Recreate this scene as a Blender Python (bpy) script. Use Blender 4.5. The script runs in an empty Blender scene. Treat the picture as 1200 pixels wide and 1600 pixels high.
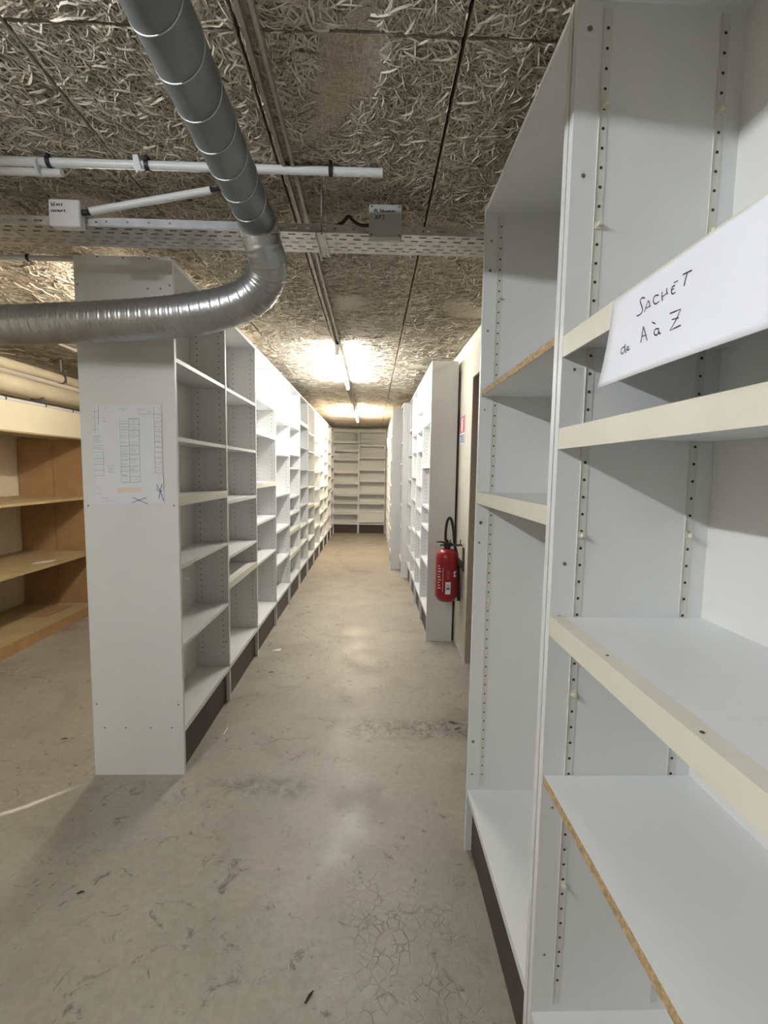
import bpy, math, random
import numpy as np
from mathutils import Vector, Matrix

random.seed(7)
rng = np.random.default_rng(7)
S = bpy.context.scene
COL = S.collection

# ------------------------------------------------------------------ camera
FPX = 718.17
CAM = np.array([0.0, 0.0, 1.40])
PITCH, YAW, ROLL = -0.0894, 0.0265, 0.0149
_cy, _sy, _cp, _sp, _cr, _sr = math.cos(YAW), math.sin(YAW), math.cos(PITCH), math.sin(PITCH), math.cos(ROLL), math.sin(ROLL)
FWD = np.array([_sy * _cp, _cy * _cp, _sp])
_r = np.array([_cy, -_sy, 0.0])
_u = np.cross(_r, FWD)
RIGHT = _cr * _r + _sr * _u
UP = -_sr * _r + _cr * _u
cam_d = bpy.data.cameras.new('camera')
cam_d.sensor_fit = 'HORIZONTAL'
cam_d.sensor_width = 36.0
cam_d.lens = 36.0 * FPX / 1200.0
cam_d.clip_start = 0.02
cam_o = bpy.data.objects.new('camera', cam_d)
COL.objects.link(cam_o)
m = Matrix.Identity(4)
for i in range(3):
    m[i][0], m[i][1], m[i][2], m[i][3] = RIGHT[i], UP[i], -FWD[i], CAM[i]
cam_o.matrix_world = m
S.camera = cam_o

def at(x, y, ax, v):
    """point where the ray through photo pixel (x, y) meets the plane ax = v"""
    d = FWD + RIGHT * (x - 600) / FPX - UP * (y - 800) / FPX
    k = 'XYZ'.index(ax)
    t = (v - CAM[k]) / d[k]
    return CAM + t * d

# ------------------------------------------------------------------ world, exposure
w = bpy.data.worlds.new('world')
S.world = w
w.use_nodes = True
w.node_tree.nodes['Background'].inputs[0].default_value = (0.5, 0.5, 0.5, 1)
w.node_tree.nodes['Background'].inputs[1].default_value = 0.05
S.view_settings.view_transform = 'Standard'
S.view_settings.look = 'None'
S.view_settings.gamma = 1.0
S.view_settings.use_curve_mapping = False
S.view_settings.exposure = 1.62
TUBE_NEAR, TUBE_MID, TUBE_FAR, TUBE_LEFT = 72.0, 80.0, 150.0, 46.0

# ------------------------------------------------------------------ dimensions (metres)
ZC = 2.36                                  # ceiling
XR = 0.692                                 # right wall
XL = -3.36                                 # left wall
YB, YF = 10.46, -3.0                       # back wall, wall behind the photographer
LX, LD, LY, LU, H = -0.842, 0.402, 2.012, 0.677, 2.267   # double-sided row
NX = 0.362                                 # front of the shelving by the door

# ------------------------------------------------------------------ materials
def nt(name):
    ma = bpy.data.materials.new(name)
    ma.use_nodes = True
    return ma, ma.node_tree, ma.node_tree.nodes['Principled BSDF']

def mat(name, col, rough=0.5, metal=0.0, var=0.0, scale=6.0, bump=0.0, bscale=60.0, stretch=(1, 1, 1), emit=None, strength=0.0, spec=0.5):
    ma, t, b = nt(name)
    b.inputs['Base Color'].default_value = (*col, 1)
    b.inputs['Roughness'].default_value = rough
    b.inputs['Metallic'].default_value = metal
    b.inputs['Specular IOR Level'].default_value = spec
    if emit:
        b.inputs['Emission Color'].default_value = (*emit, 1)
        b.inputs['Emission Strength'].default_value = strength
    if var or bump:
        tc = t.nodes.new('ShaderNodeTexCoord')
        mp = t.nodes.new('ShaderNodeMapping')
        mp.inputs['Scale'].default_value = stretch
        t.links.new(tc.outputs['Object'], mp.inputs['Vector'])
    if var:
        n = t.nodes.new('ShaderNodeTexNoise')
        n.inputs['Scale'].default_value = scale
        n.inputs['Detail'].default_value = 5
        t.links.new(mp.outputs[0], n.inputs['Vector'])
        r = t.nodes.new('ShaderNodeValToRGB')
        r.color_ramp.elements[0].position = 0.3
        r.color_ramp.elements[1].position = 0.7
        r.color_ramp.elements[0].color = (*[c * (1 - var) for c in col], 1)
        r.color_ramp.elements[1].color = (*[min(1, c * (1 + var * 0.6)) for c in col], 1)
        t.links.new(n.outputs['Fac'], r.inputs['Fac'])
        t.links.new(r.outputs[0], b.inputs['Base Color'])
    if bump:
        n2 = t.nodes.new('ShaderNodeTexNoise')
        n2.inputs['Scale'].default_value = bscale
        n2.inputs['Detail'].default_value = 3
        t.links.new(mp.outputs[0], n2.inputs['Vector'])
        bp = t.nodes.new('ShaderNodeBump')
        bp.inputs['Strength'].default_value = bump
        bp.inputs['Distance'].default_value = 0.004
        t.links.new(n2.outputs['Fac'], bp.inputs['Height'])
        t.links.new(bp.outputs[0], b.inputs['Normal'])
    return ma

M = {}
M['white'] = mat('white_melamine', (0.74, 0.752, 0.75), 0.42, var=0.035, scale=3, bump=0.05, bscale=90, stretch=(1, 1, 0.15))
M['white_back'] = mat('white_hardboard', (0.76, 0.765, 0.75), 0.55, var=0.04, scale=3)
M['cream'] = mat('cream_metal_profile', (0.70, 0.68, 0.57), 0.4, var=0.04, scale=10)
M['strip'] = mat('cream_plastic_strip', (0.67, 0.665, 0.61), 0.45, var=0.04, scale=20)
M['chip'] = mat('raw_chipboard', (0.50, 0.35, 0.19), 0.8, var=0.45, scale=120, bump=0.6, bscale=200)
M['plinth'] = mat('dark_brown_plinth', (0.055, 0.036, 0.030), 0.5, var=0.15, scale=5)
M['hole'] = mat('hole_black', (0.03, 0.028, 0.025), 0.8)
M['screw'] = mat('screw_grey', (0.22, 0.21, 0.20), 0.45, 0.6)
M['galv'] = mat('galvanised_steel', (0.52, 0.54, 0.56), 0.38, 0.85, var=0.22, scale=14, bump=0.05, bscale=60)
M['tray'] = mat('tray_galvanised', (0.60, 0.61, 0.61), 0.42, 0.75, var=0.15, scale=18)
M['rigid'] = mat('dull_spiral_steel', (0.20, 0.225, 0.24), 0.46, 0.55, var=0.18, scale=7, bump=0.04, bscale=40)
M['flex'] = mat('aluminium_flex', (0.42, 0.43, 0.445), 0.33, 0.85, var=0.12, scale=12, bump=0.12, bscale=90)
M['tape'] = mat('grey_duct_tape', (0.50, 0.46, 0.41), 0.6, 0.1, var=0.3, scale=40, bump=0.3, bscale=60)
M['pvc'] = mat('white_pvc', (0.74, 0.76, 0.78), 0.35, var=0.03, scale=8)
M['black'] = mat('black_rubber', (0.018, 0.018, 0.02), 0.5)
M['greybox'] = mat('grey_box_plastic', (0.42, 0.43, 0.42), 0.45, var=0.03)
M['whitebox'] = mat('white_box_plastic', (0.78, 0.79, 0.82), 0.4, var=0.02)
M['rail'] = mat('trunking_rail', (0.40, 0.365, 0.32), 0.4, 0.35, var=0.15, scale=10)
M['lamp_body'] = mat('lamp_white_enamel', (0.8, 0.8, 0.78), 0.35)
M['paper'] = mat('paper', (0.78, 0.80, 0.86), 0.75, var=0.02, scale=12)
M['ink'] = mat('black_ink', (0.03, 0.03, 0.04), 0.7)
M['ink_soft'] = mat('grey_print', (0.25, 0.26, 0.30), 0.8)
M['ink_blue'] = mat('blue_pen', (0.05, 0.07, 0.25), 0.7)
M['orange'] = mat('orange_highlighter', (0.80, 0.68, 0.55), 0.8)
M['wood'] = mat('brown_particleboard', (0.42, 0.26, 0.125), 0.6, var=0.12, scale=9, bump=0.1, bscale=80)
M['wood_l'] = mat('tan_board', (0.47, 0.355, 0.20), 0.6, var=0.12, scale=8, bump=0.08, bscale=70)
M['cream_paint'] = mat('cream_painted_board', (0.82, 0.74, 0.58), 0.55, var=0.05, scale=3)
M['lagging'] = mat('cream_pipe_lagging', (0.74, 0.655, 0.49), 0.6, var=0.08, scale=5, bump=0.1, bscale=20)
M['wall'] = mat('cream_plaster_wall', (0.64, 0.60, 0.50), 0.75, var=0.06, scale=2.5, bump=0.25, bscale=45)
M['jamb'] = mat('beige_jamb', (0.40, 0.335, 0.27), 0.6, var=0.05, scale=3)
M['door'] = mat('brown_door', (0.24, 0.185, 0.14), 0.5, var=0.1, scale=3)
M['slab'] = mat('dark_slab', (0.045, 0.04, 0.033), 0.9)
M['red'] = mat('extinguisher_red', (0.27, 0.008, 0.018), 0.28, var=0.05, scale=6)
M['redsign'] = mat('sign_red', (0.62, 0.16, 0.16), 0.5)
M['navy'] = mat('sign_blue_grey', (0.17, 0.22, 0.33), 0.5)
M['dkgrey'] = mat('dark_grey_plastic', (0.07, 0.075, 0.08), 0.5)
M['debris'] = mat('dark_debris', (0.05, 0.04, 0.03), 0.9)

def lamp_mat(name, col, s):
    return mat(name, (0.9, 0.9, 0.9), 0.4, emit=col, strength=s)
M['tube_near'] = lamp_mat('tube_cool_near', (0.93, 0.97, 1.0), TUBE_NEAR)
M['tube_mid'] = lamp_mat('tube_cool', (1.0, 0.985, 0.95), TUBE_MID)
M['tube_left'] = lamp_mat('tube_warm_white', (1.0, 0.90, 0.74), TUBE_LEFT)
M['tube_far'] = lamp_mat('tube_warm', (1.0, 0.85, 0.65), TUBE_FAR)

def floor_mat():
    ma, t, b = nt('painted_concrete_floor')
    N, L = t.nodes.new, t.links.new
    tc = N('ShaderNodeTexCoord')
    def noise(s, d=6, dist=0.0, rough=0.55):
        n = N('ShaderNodeTexNoise'); n.inputs['Scale'].default_value = s; n.inputs['Detail'].default_value = d
        n.inputs['Distortion'].default_value = dist; n.inputs['Roughness'].default_value = rough
        L(tc.outputs['Object'], n.inputs['Vector']); return n
    def ramp(src, p0, c0, p1, c1):
        r = N('ShaderNodeValToRGB'); e = r.color_ramp.elements
        e[0].position, e[1].position = p0, p1
        e[0].color, e[1].color = (*c0, 1), (*c1, 1)
        L(src, r.inputs['Fac']); return r
    def mix(kind, fac, a, c):
        x = N('ShaderNodeMix'); x.data_type = 'RGBA'; x.blend_type = kind
        if isinstance(fac, float): x.inputs[0].default_value = fac
        else: L(fac, x.inputs[0])
        L(a, x.inputs[6])
        if isinstance(c, tuple): x.inputs[7].default_value = (*c, 1)
        else: L(c, x.inputs[7])
        return x.outputs[2]
    base = ramp(noise(1.3, 8, 0.4).outputs['Fac'], 0.3, (0.29, 0.265, 0.218), 0.7, (0.385, 0.355, 0.295))
    fine = ramp(noise(38, 6, 0.2, 0.7).outputs['Fac'], 0.3, (0.78, 0.77, 0.76), 0.62, (1.0, 1.0, 1.0))
    c = mix('MULTIPLY', 0.8, base.outputs[0], fine.outputs[0])
    scuff = ramp(noise(11, 10, 1.6, 0.72).outputs['Fac'], 0.34, (0.38, 0.36, 0.33), 0.42, (1, 1, 1))
    c = mix('MULTIPLY', 0.9, c, scuff.outputs[0])
    blot = ramp(noise(3.1, 5, 0.8).outputs['Fac'], 0.30, (0.74, 0.72, 0.70), 0.46, (1, 1, 1))
    c = mix('MULTIPLY', 0.7, c, blot.outputs[0])
    # dark scuff band across the corridor in front of the door
    sx = N('ShaderNodeSeparateXYZ'); L(tc.outputs['Object'], sx.inputs[0])
    def band(sock, lo, hi, soft):
        a = N('ShaderNodeMapRange'); a.interpolation_type = 'SMOOTHSTEP'
        a.inputs[1].default_value, a.inputs[2].default_value = lo - soft, lo + soft
        L(sock, a.inputs[0])
        d = N('ShaderNodeMapRange'); d.interpolation_type = 'SMOOTHSTEP'
        d.inputs[1].default_value, d.inputs[2].default_value = hi - soft, hi + soft
        d.inputs[3].default_value, d.inputs[4].default_value = 1, 0
        L(sock, d.inputs[0])
        k = N('ShaderNodeMath'); k.operation = 'MULTIPLY'; L(a.outputs[0], k.inputs[0]); L(d.outputs[0], k.inputs[1]); return k.outputs[0]
    def mul(a, c2):
        k = N('ShaderNodeMath'); k.operation = 'MULTIPLY'; L(a, k.inputs[0]); L(c2, k.inputs[1]); return k.outputs[0]
    nm = ramp(noise(22, 8, 1.0, 0.75).outputs['Fac'], 0.46, (0, 0, 0), 0.58, (1, 1, 1))
    k = mul(mul(band(sx.outputs[1], 2.30, 2.48, 0.05), band(sx.outputs[0], -0.12, 0.60, 0.12)), nm.outputs[0])
    c = mix('MIX', k, c, (0.12, 0.105, 0.085))
    nm2 = ramp(noise(9, 8, 1.5, 0.7).outputs['Fac'], 0.42, (0, 0, 0), 0.60, (0.8, 0.8, 0.8))
    k = mul(mul(band(sx.outputs[1], 1.86, 1.99, 0.05), band(sx.outputs[0], -0.70, -0.25, 0.1)), nm2.outputs[0])
    c = mix('MIX', k, c, (0.13, 0.115, 0.09))
    # sliver of reflected light on the left, painted into the floor colour
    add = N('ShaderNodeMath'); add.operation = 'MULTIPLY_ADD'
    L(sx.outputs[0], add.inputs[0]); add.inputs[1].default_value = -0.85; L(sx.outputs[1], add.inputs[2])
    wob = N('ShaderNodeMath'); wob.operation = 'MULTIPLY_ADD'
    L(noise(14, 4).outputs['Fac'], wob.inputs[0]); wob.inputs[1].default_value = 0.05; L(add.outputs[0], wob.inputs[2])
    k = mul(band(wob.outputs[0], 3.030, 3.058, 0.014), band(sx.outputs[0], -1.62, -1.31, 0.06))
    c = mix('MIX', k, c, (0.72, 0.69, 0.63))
    L(c, b.inputs['Base Color'])
    rr = ramp(noise(5, 5).outputs['Fac'], 0.3, (0.36, 0.36, 0.36), 0.7, (0.55, 0.55, 0.55))
    L(rr.outputs[0], b.inputs['Roughness'])
    # hairline crazing of the paint
    v = N('ShaderNodeTexVoronoi'); v.feature = 'DISTANCE_TO_EDGE'; v.inputs['Scale'].default_value = 32
    L(tc.outputs['Object'], v.inputs['Vector'])
    vr = ramp(v.outputs['Distance'], 0.0, (0, 0, 0), 0.06, (1, 1, 1))
    km = mul(band(sx.outputs[0], -0.05, 0.34, 0.1), band(sx.outputs[1], 0.9, 1.5, 0.15))
    bp = N('ShaderNodeBump'); bp.inputs['Distance'].default_value = 0.003
    L(mul(km, nm2.outputs[0]), bp.inputs['Strength']); L(vr.outputs[0], bp.inputs['Height'])
    bp2 = N('ShaderNodeBump'); bp2.inputs['Strength'].default_value = 0.18; bp2.inputs['Distance'].default_value = 0.004
    L(noise(60, 4).outputs['Fac'], bp2.inputs['Height']); L(bp.outputs[0], bp2.inputs['Normal'])
    L(bp2.outputs[0], b.inputs['Normal'])
    return ma
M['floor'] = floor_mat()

def woodwool_mat():
    ma, t, b = nt('wood_wool_cement')
    N, L = t.nodes.new, t.links.new
    tc = N('ShaderNodeTexCoord')
    prev = None
    for k, (sx_, sy_, rot) in enumerate([(1, 5, 0.3), (5, 1, 0.9), (1, 6, -0.8), (4, 1, 2.2)]):
        mp = N('ShaderNodeMapping'); mp.inputs['Rotation'].default_value = (0, 0, rot)
        mp.inputs['Scale'].default_value = (sx_, sy_, 1); mp.inputs['Location'].default_value = (k * 3.1, k * 1.7, 0)
        L(tc.outputs['Object'], mp.inputs['Vector'])
        n = N('ShaderNodeTexNoise'); n.inputs['Scale'].default_value = 30; n.inputs['Detail'].default_value = 3
        n.inputs['Distortion'].default_value = 2.0
        L(mp.outputs[0], n.inputs['Vector'])
        if prev is None: prev = n.outputs['Fac']
        else:
            x = N('ShaderNodeMath'); x.operation = 'MAXIMUM'; L(prev, x.inputs[0]); L(n.outputs['Fac'], x.inputs[1]); prev = x.outputs[0]
    r = N('ShaderNodeValToRGB'); e = r.color_ramp.elements
    e[0].position, e[1].position = 0.50, 0.68
    e[0].color, e[1].color = (0.46, 0.395, 0.305, 1), (0.80, 0.73, 0.605, 1)
    L(prev, r.inputs['Fac'])
    n = N('ShaderNodeTexNoise'); n.inputs['Scale'].default_value = 2.2; n.inputs['Detail'].default_value = 5
    L(tc.outputs['Object'], n.inputs['Vector'])
    r2 = N('ShaderNodeValToRGB'); r2.color_ramp.elements[0].position = 0.35; r2.color_ramp.elements[1].position = 0.65
    r2.color_ramp.elements[0].color = (0.72, 0.71, 0.69, 1); r2.color_ramp.elements[1].color = (1, 1, 1, 1)
    L(n.outputs['Fac'], r2.inputs['Fac'])
    x = N('ShaderNodeMix'); x.data_type = 'RGBA'; x.blend_type = 'MULTIPLY'; x.inputs[0].default_value = 1.0
    L(r.outputs[0], x.inputs[6]); L(r2.outputs[0], x.inputs[7])
    L(x.outputs[2], b.inputs['Base Color'])
    b.inputs['Roughness'].default_value = 0.9
    b.inputs['Specular IOR Level'].default_value = 0.15
    bp = N('ShaderNodeBump'); bp.inputs['Strength'].default_value = 0.6; bp.inputs['Distance'].default_value = 0.006
    L(prev, bp.inputs['Height']); L(bp.outputs[0], b.inputs['Normal'])
    return ma
M['woodwool'] = woodwool_mat()

def strand_mat():
    ma, t, b = nt('wood_wool_strands')
    N, L = t.nodes.new, t.links.new
    a = N('ShaderNodeAttribute'); a.attribute_name = 'tone'
    r = N('ShaderNodeValToRGB'); e = r.color_ramp.elements
    e[0].position, e[1].position = 0.0, 1.0
    e[0].color, e[1].color = (0.42, 0.365, 0.285, 1), (0.80, 0.74, 0.63, 1)
    L(a.outputs['Fac'], r.inputs['Fac'])
    L(r.outputs[0], b.inputs['Base Color'])
    b.inputs['Roughness'].default_value = 0.85
    b.inputs['Specular IOR Level'].default_value = 0.2
    return ma
M['strand'] = strand_mat()

# ------------------------------------------------------------------ mesh helpers
class MB:
    def __init__(self):
        self.v, self.f, self.sm = [], [], []
    def add(self, vs, fs, smooth=False):
        o = len(self.v)
        self.v += [tuple(map(float, p)) for p in vs]
        self.f += [tuple(i + o for i in f) for f in fs]
        self.sm += [smooth] * len(fs)
        return self
    def box(self, x0, x1, y0, y1, z0, z1):
        x0, x1 = min(x0, x1), max(x0, x1); y0, y1 = min(y0, y1), max(y0, y1); z0, z1 = min(z0, z1), max(z0, z1)
        vs = [(x, y, z) for z in (z0, z1) for y in (y0, y1) for x in (x0, x1)]
        return self.add(vs, [(0, 2, 3, 1), (4, 5, 7, 6), (0, 1, 5, 4), (2, 6, 7, 3), (0, 4, 6, 2), (1, 3, 7, 5)])
    def tube(self, pts, rad, n=12, caps=True, smooth=True):
        pts = [Vector(p) for p in pts]
        if not hasattr(rad, '__len__'): rad = [rad] * len(pts)
        vs, fs = [], []
        prev = None
        for i, p in enumerate(pts):
            if i == 0: d = pts[1] - pts[0]
            elif i == len(pts) - 1: d = pts[-1] - pts[-2]
            else: d = (pts[i + 1] - pts[i]).normalized() + (pts[i] - pts[i - 1]).normalized()
            d.normalize()
            if prev is None:
                a = Vector((0, 0, 1)) if abs(d.z) < 0.9 else Vector((1, 0, 0))
            else: a = prev
            x = (a - d * a.dot(d)).normalized(); y = d.cross(x); prev = x
            for k in range(n):
                an = 2 * math.pi * k / n
                vs.append(p + (x * math.cos(an) + y * math.sin(an)) * rad[i])
        for i in range(len(pts) - 1):
            for k in range(n):
                a, b_ = i * n + k, i * n + (k + 1) % n
                fs.append((a, b_, b_ + n, a + n))
        self.add(vs, fs, smooth)
        if caps:
            L_ = (len(pts) - 1) * n
            self.add([vs[k] for k in range(n)], [tuple(reversed(range(n)))])
            self.add([vs[L_ + k] for k in range(n)], [tuple(range(n))])
        return self
    def lathe(self, cx, cy, prof, n=28):
        vs, fs = [], []
        for r, z in prof:
            for k in range(n):
                a = 2 * math.pi * k / n
                vs.append((cx + r * math.cos(a), cy + r * math.sin(a), z))
        for i in range(len(prof) - 1):
            for k in range(n):
                a, b_ = i * n + k, i * n + (k + 1) % n
                fs.append((a, b_, b_ + n, a + n))
        return self.add(vs, fs, True)
    def disc(self, c, nrm, r, n=6):
        c, nrm = Vector(c), Vector(nrm).normalized()
        a = Vector((0, 0, 1)) if abs(nrm.z) < 0.9 else Vector((1, 0, 0))
        x = (a - nrm * a.dot(nrm)).normalized(); y = nrm.cross(x)
        vs = [c + (x * math.cos(2 * math.pi * k / n) + y * math.sin(2 * math.pi * k / n)) * r for k in range(n)]
        return self.add(vs, [tuple(range(n))])
    def ribbon(self, pts, nrm, wd):
        """flat pen stroke through 3-D points lying in a plane with normal nrm"""
        nrm = Vector(nrm); pts = [Vector(p) for p in pts]
        vs, fs = [], []
        for i, p in enumerate(pts):
            d = pts[min(i + 1, len(pts) - 1)] - pts[max(i - 1, 0)]
            if d.length < 1e-7: d = Vector((0, 0, 1))
            s = nrm.cross(d.normalized()) * wd / 2
            vs += [p + s, p - s]
        for i in range(len(pts) - 1):
            fs.append((2 * i, 2 * i + 1, 2 * i + 3, 2 * i + 2))
        return self.add(vs, fs)
    def build(self, name, material, parent=None, bevel=0.0, kind=None, solid=0.0):
        me = bpy.data.meshes.new(name)
        o = (0, 0, 0)
        if parent is not None:
            o, q = Vector((0, 0, 0)), parent
            while q is not None:
                o = o + q.location; q = q.parent
        me.from_pydata([(a - o[0], b_ - o[1], c - o[2]) for a, b_, c in self.v], [], self.f)
        me.polygons.foreach_set('use_smooth', self.sm)
        me.materials.append(M[material] if isinstance(material, str) else material)
        me.update()
        ob = bpy.data.objects.new(name, me)
        COL.objects.link(ob)
        if parent is not None: ob.parent = parent
        if bevel:
            bv = ob.modifiers.new('bevel', 'BEVEL'); bv.width = bevel; bv.segments = 3; bv.limit_method = 'ANGLE'
        if solid:
            sd = ob.modifiers.new('thickness', 'SOLIDIFY'); sd.thickness = solid; sd.offset = 0
        if kind: ob['kind'] = kind
        return ob

def box(name, ma, parent, *b, **k):
    return MB().box(*b).build(name, ma, parent, **k)
def tag(o, label, cat, group=None):
    o['label'] = label; o['category'] = cat
    if group: o['group'] = group
    return o
def thing(name, label, cat, loc, group=None):
    o = bpy.data.objects.new(name, None)
    o.empty_display_size = 0.05
    COL.objects.link(o); o.location = loc
    return tag(o, label, cat, group)
def struct(o):
    o['kind'] = 'structure'
    return o
def chaikin(pts, k=2):
    pts = [np.array(p, float) for p in pts]
    for _ in range(k):
        q = [pts[0]]
        for a, b_ in zip(pts[:-1], pts[1:]):
            q += [a * 0.75 + b_ * 0.25, a * 0.25 + b_ * 0.75]
        q.append(pts[-1]); pts = q
    return pts

# ------------------------------------------------------------------ room shell
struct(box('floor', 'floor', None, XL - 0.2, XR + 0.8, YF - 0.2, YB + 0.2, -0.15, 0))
ceil = struct(box('ceiling', 'slab', None, XL - 0.2, XR + 0.8, YF - 0.2, YB + 0.2, ZC + 0.03, ZC + 0.2))
panel_mesh = None
xs = [XR - 0.5 * k for k in range(10)]
ys = [1.10 + 1.95 * k for k in range(-3, 7)]
g = 0.0045
pm = bpy.data.meshes.new('ceiling_panel')
tmp = MB().box(g, 0.5 - g, g, 1.95 - g, 0, 0.035)
pm.from_pydata(tmp.v, [], tmp.f); pm.materials.append(M['woodwool']); pm.update()
for i in range(9):
    for j in range(len(ys) - 1):
        x0 = XR - 0.5 * (i + 1); y0 = ys[j]
        if y0 > YB or y0 + 1.95 < YF - 0.3 or x0 < XL - 0.6: continue
        o = bpy.data.objects.new('ceiling_panel', pm)
        COL.objects.link(o); o.parent = ceil
        o.location = (x0, y0, ZC + random.uniform(-0.0015, 0.0025))

def strands(n, X0, X1, Y0, Y1, wid, length, seg=4):
    cx = rng.uniform(X0, X1, n); cy = rng.uniform(Y0, Y1, n)
    keep = (np.sin(cx * 5.1 + 1.3 * np.sin(cy * 3.7)) * np.sin(cy * 4.3 + 2 * np.sin(cx * 2.9)) < 0.80)
    cx, cy = cx[keep], cy[keep]; n = len(cx)
    a0 = rng.uniform(0, 2 * np.pi, n); curv = rng.normal(0, 14, n)
    ln = length * rng.uniform(0.45, 1.35, n); wd = wid * rng.uniform(0.6, 1.3, n)
    z0 = rng.uniform(0.0005, 0.006, n); hump = rng.uniform(0.0, 0.004, n)
    tone = np.clip(rng.normal(0.52, 0.26, n) + z0 * 25 - 0.1, 0, 1)
    pu = (XR - cx) % 0.5; pv = (cy - 1.10) % 1.95
    vs = np.zeros((n, seg + 1, 2, 3))
    px, py, ang = np.zeros(n), np.zeros(n), a0.copy()
    P = []
    for s in range(seg + 1):
        P.append((px.copy(), py.copy(), ang.copy()))
        px = px + np.cos(ang) * ln / seg; py = py + np.sin(ang) * ln / seg; ang = ang + curv * ln / seg
    mx = P[seg // 2][0]; my = P[seg // 2][1]
    tilt = rng.normal(0, 0.5, n)
    for s in range(seg + 1):
        X, Y, A = P[s]
        ddx = X - mx; ddy = Y - my
        ddx = np.clip(ddx, -(0.5 - pu) + 0.006, pu - 0.006); ddy = np.clip(ddy, -pv + 0.006, 1.95 - pv - 0.006)
        z = ZC - z0 - hump * math.sin(math.pi * s / seg)
        for q, sg in enumerate((-1, 1)):
            vs[:, s, q, 0] = cx + ddx - np.sin(A) * wd / 2 * sg
            vs[:, s, q, 1] = cy + ddy + np.cos(A) * wd / 2 * sg
            vs[:, s, q, 2] = np.minimum(z + sg * tilt * wd / 2, ZC + 0.0005)
    vs[:, :, :, 0] = np.minimum(vs[:, :, :, 0], XR - 0.003)
    k = (seg + 1) * 2
    base = np.arange(n)[:, None] * k
    f = []
    for s in range(seg):
        f.append(np.stack([base[:, 0] + 2 * s, base[:, 0] + 2 * s + 1, base[:, 0] + 2 * s + 3, base[:, 0] + 2 * s + 2], 1))
    f = np.concatenate(f, 0)
    return vs.reshape(-1, 3), f, np.repeat(tone, k)

VV, FF, TT, off = [], [], [], 0
for a in [(30000, -1.55, XR, 0.75, 1.75, 0.0034, 0.055), (20000, -1.75, XR, 1.75, 3.1, 0.0036, 0.055),
          (9000, -3.3, -1.55, 0.9, 4.6, 0.0045, 0.09), (11000, -1.3, XR, 3.1, 5.2, 0.0045, 0.08), (4000, -1.2, XR, 5.2, 7.5, 0.005, 0.09)]:
    v_, f_, t_ = strands(*a)
    VV.append(v_); FF.append(f_ + off); TT.append(t_); off += len(v_)
VV, FF, TT = np.concatenate(VV), np.concatenate(FF), np.concatenate(TT)
me = bpy.data.meshes.new('wood_wool_strands')
me.vertices.add(len(VV)); me.vertices.foreach_set('co', VV.ravel())
me.loops.add(FF.size); me.loops.foreach_set('vertex_index', FF.ravel().astype(np.int32))
me.polygons.add(len(FF)); me.polygons.foreach_set('loop_start', np.arange(0, FF.size, 4, dtype=np.int32))
at_ = me.attributes.new('tone', 'FLOAT', 'POINT'); at_.data.foreach_set('value', TT.astype(np.float32))
me.update(); me.validate()
me.materials.append(M['strand'])
so = bpy.data.objects.new('wood_wool_strands', me); COL.objects.link(so); so.parent = ceil; so['kind'] = 'stuff'

# right wall with the door opening
DY0, DY1, DZ = 2.25, 3.252, 2.06
wb = MB()
wb.box(XR, XR + 0.3, YF, DY0, 0, ZC + 0.03); wb.box(XR, XR + 0.3, DY1, YB, 0, ZC + 0.03); wb.box(XR, XR + 0.3, DY0, DY1, DZ, ZC + 0.03)
wr = struct(wb.build('wall_right', 'wall', None))
tr = MB()
tr.box(XR + 0.004, XR + 0.3, DY1 - 0.004, DY1 + 0.001, 0, DZ); tr.box(XR + 0.004, XR + 0.3, DY0 - 0.001, DY0 + 0.004, 0, DZ)
tr.box(XR + 0.004, XR + 0.3, DY0, DY1, DZ - 0.004, DZ + 0.001)
struct(tr.build('trim_1', 'jamb', None))
dl = struct(box('door_1', 'door', None, XR + 0.24, XR + 0.28, DY0, DY1, 0, DZ))
MB().tube([(XR + 0.25, DY0 + 0.08, 1.0), (XR + 0.19, DY0 + 0.08, 1.0), (XR + 0.19, DY0 + 0.20, 1.0)], 0.009, 8).build('door_handle', 'screw', dl)
struct(box('wall_back', 'wall', None, XL, XR, YB, YB + 0.15, 0, ZC + 0.03))
struct(box('wall_left', 'cream_paint', None, XL - 0.15, XL, YF, YB, 0, ZC + 0.03))
struct(box('wall_front', 'wall', None, XL, XR, YF - 0.15, YF, 0, ZC + 0.03))

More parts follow.
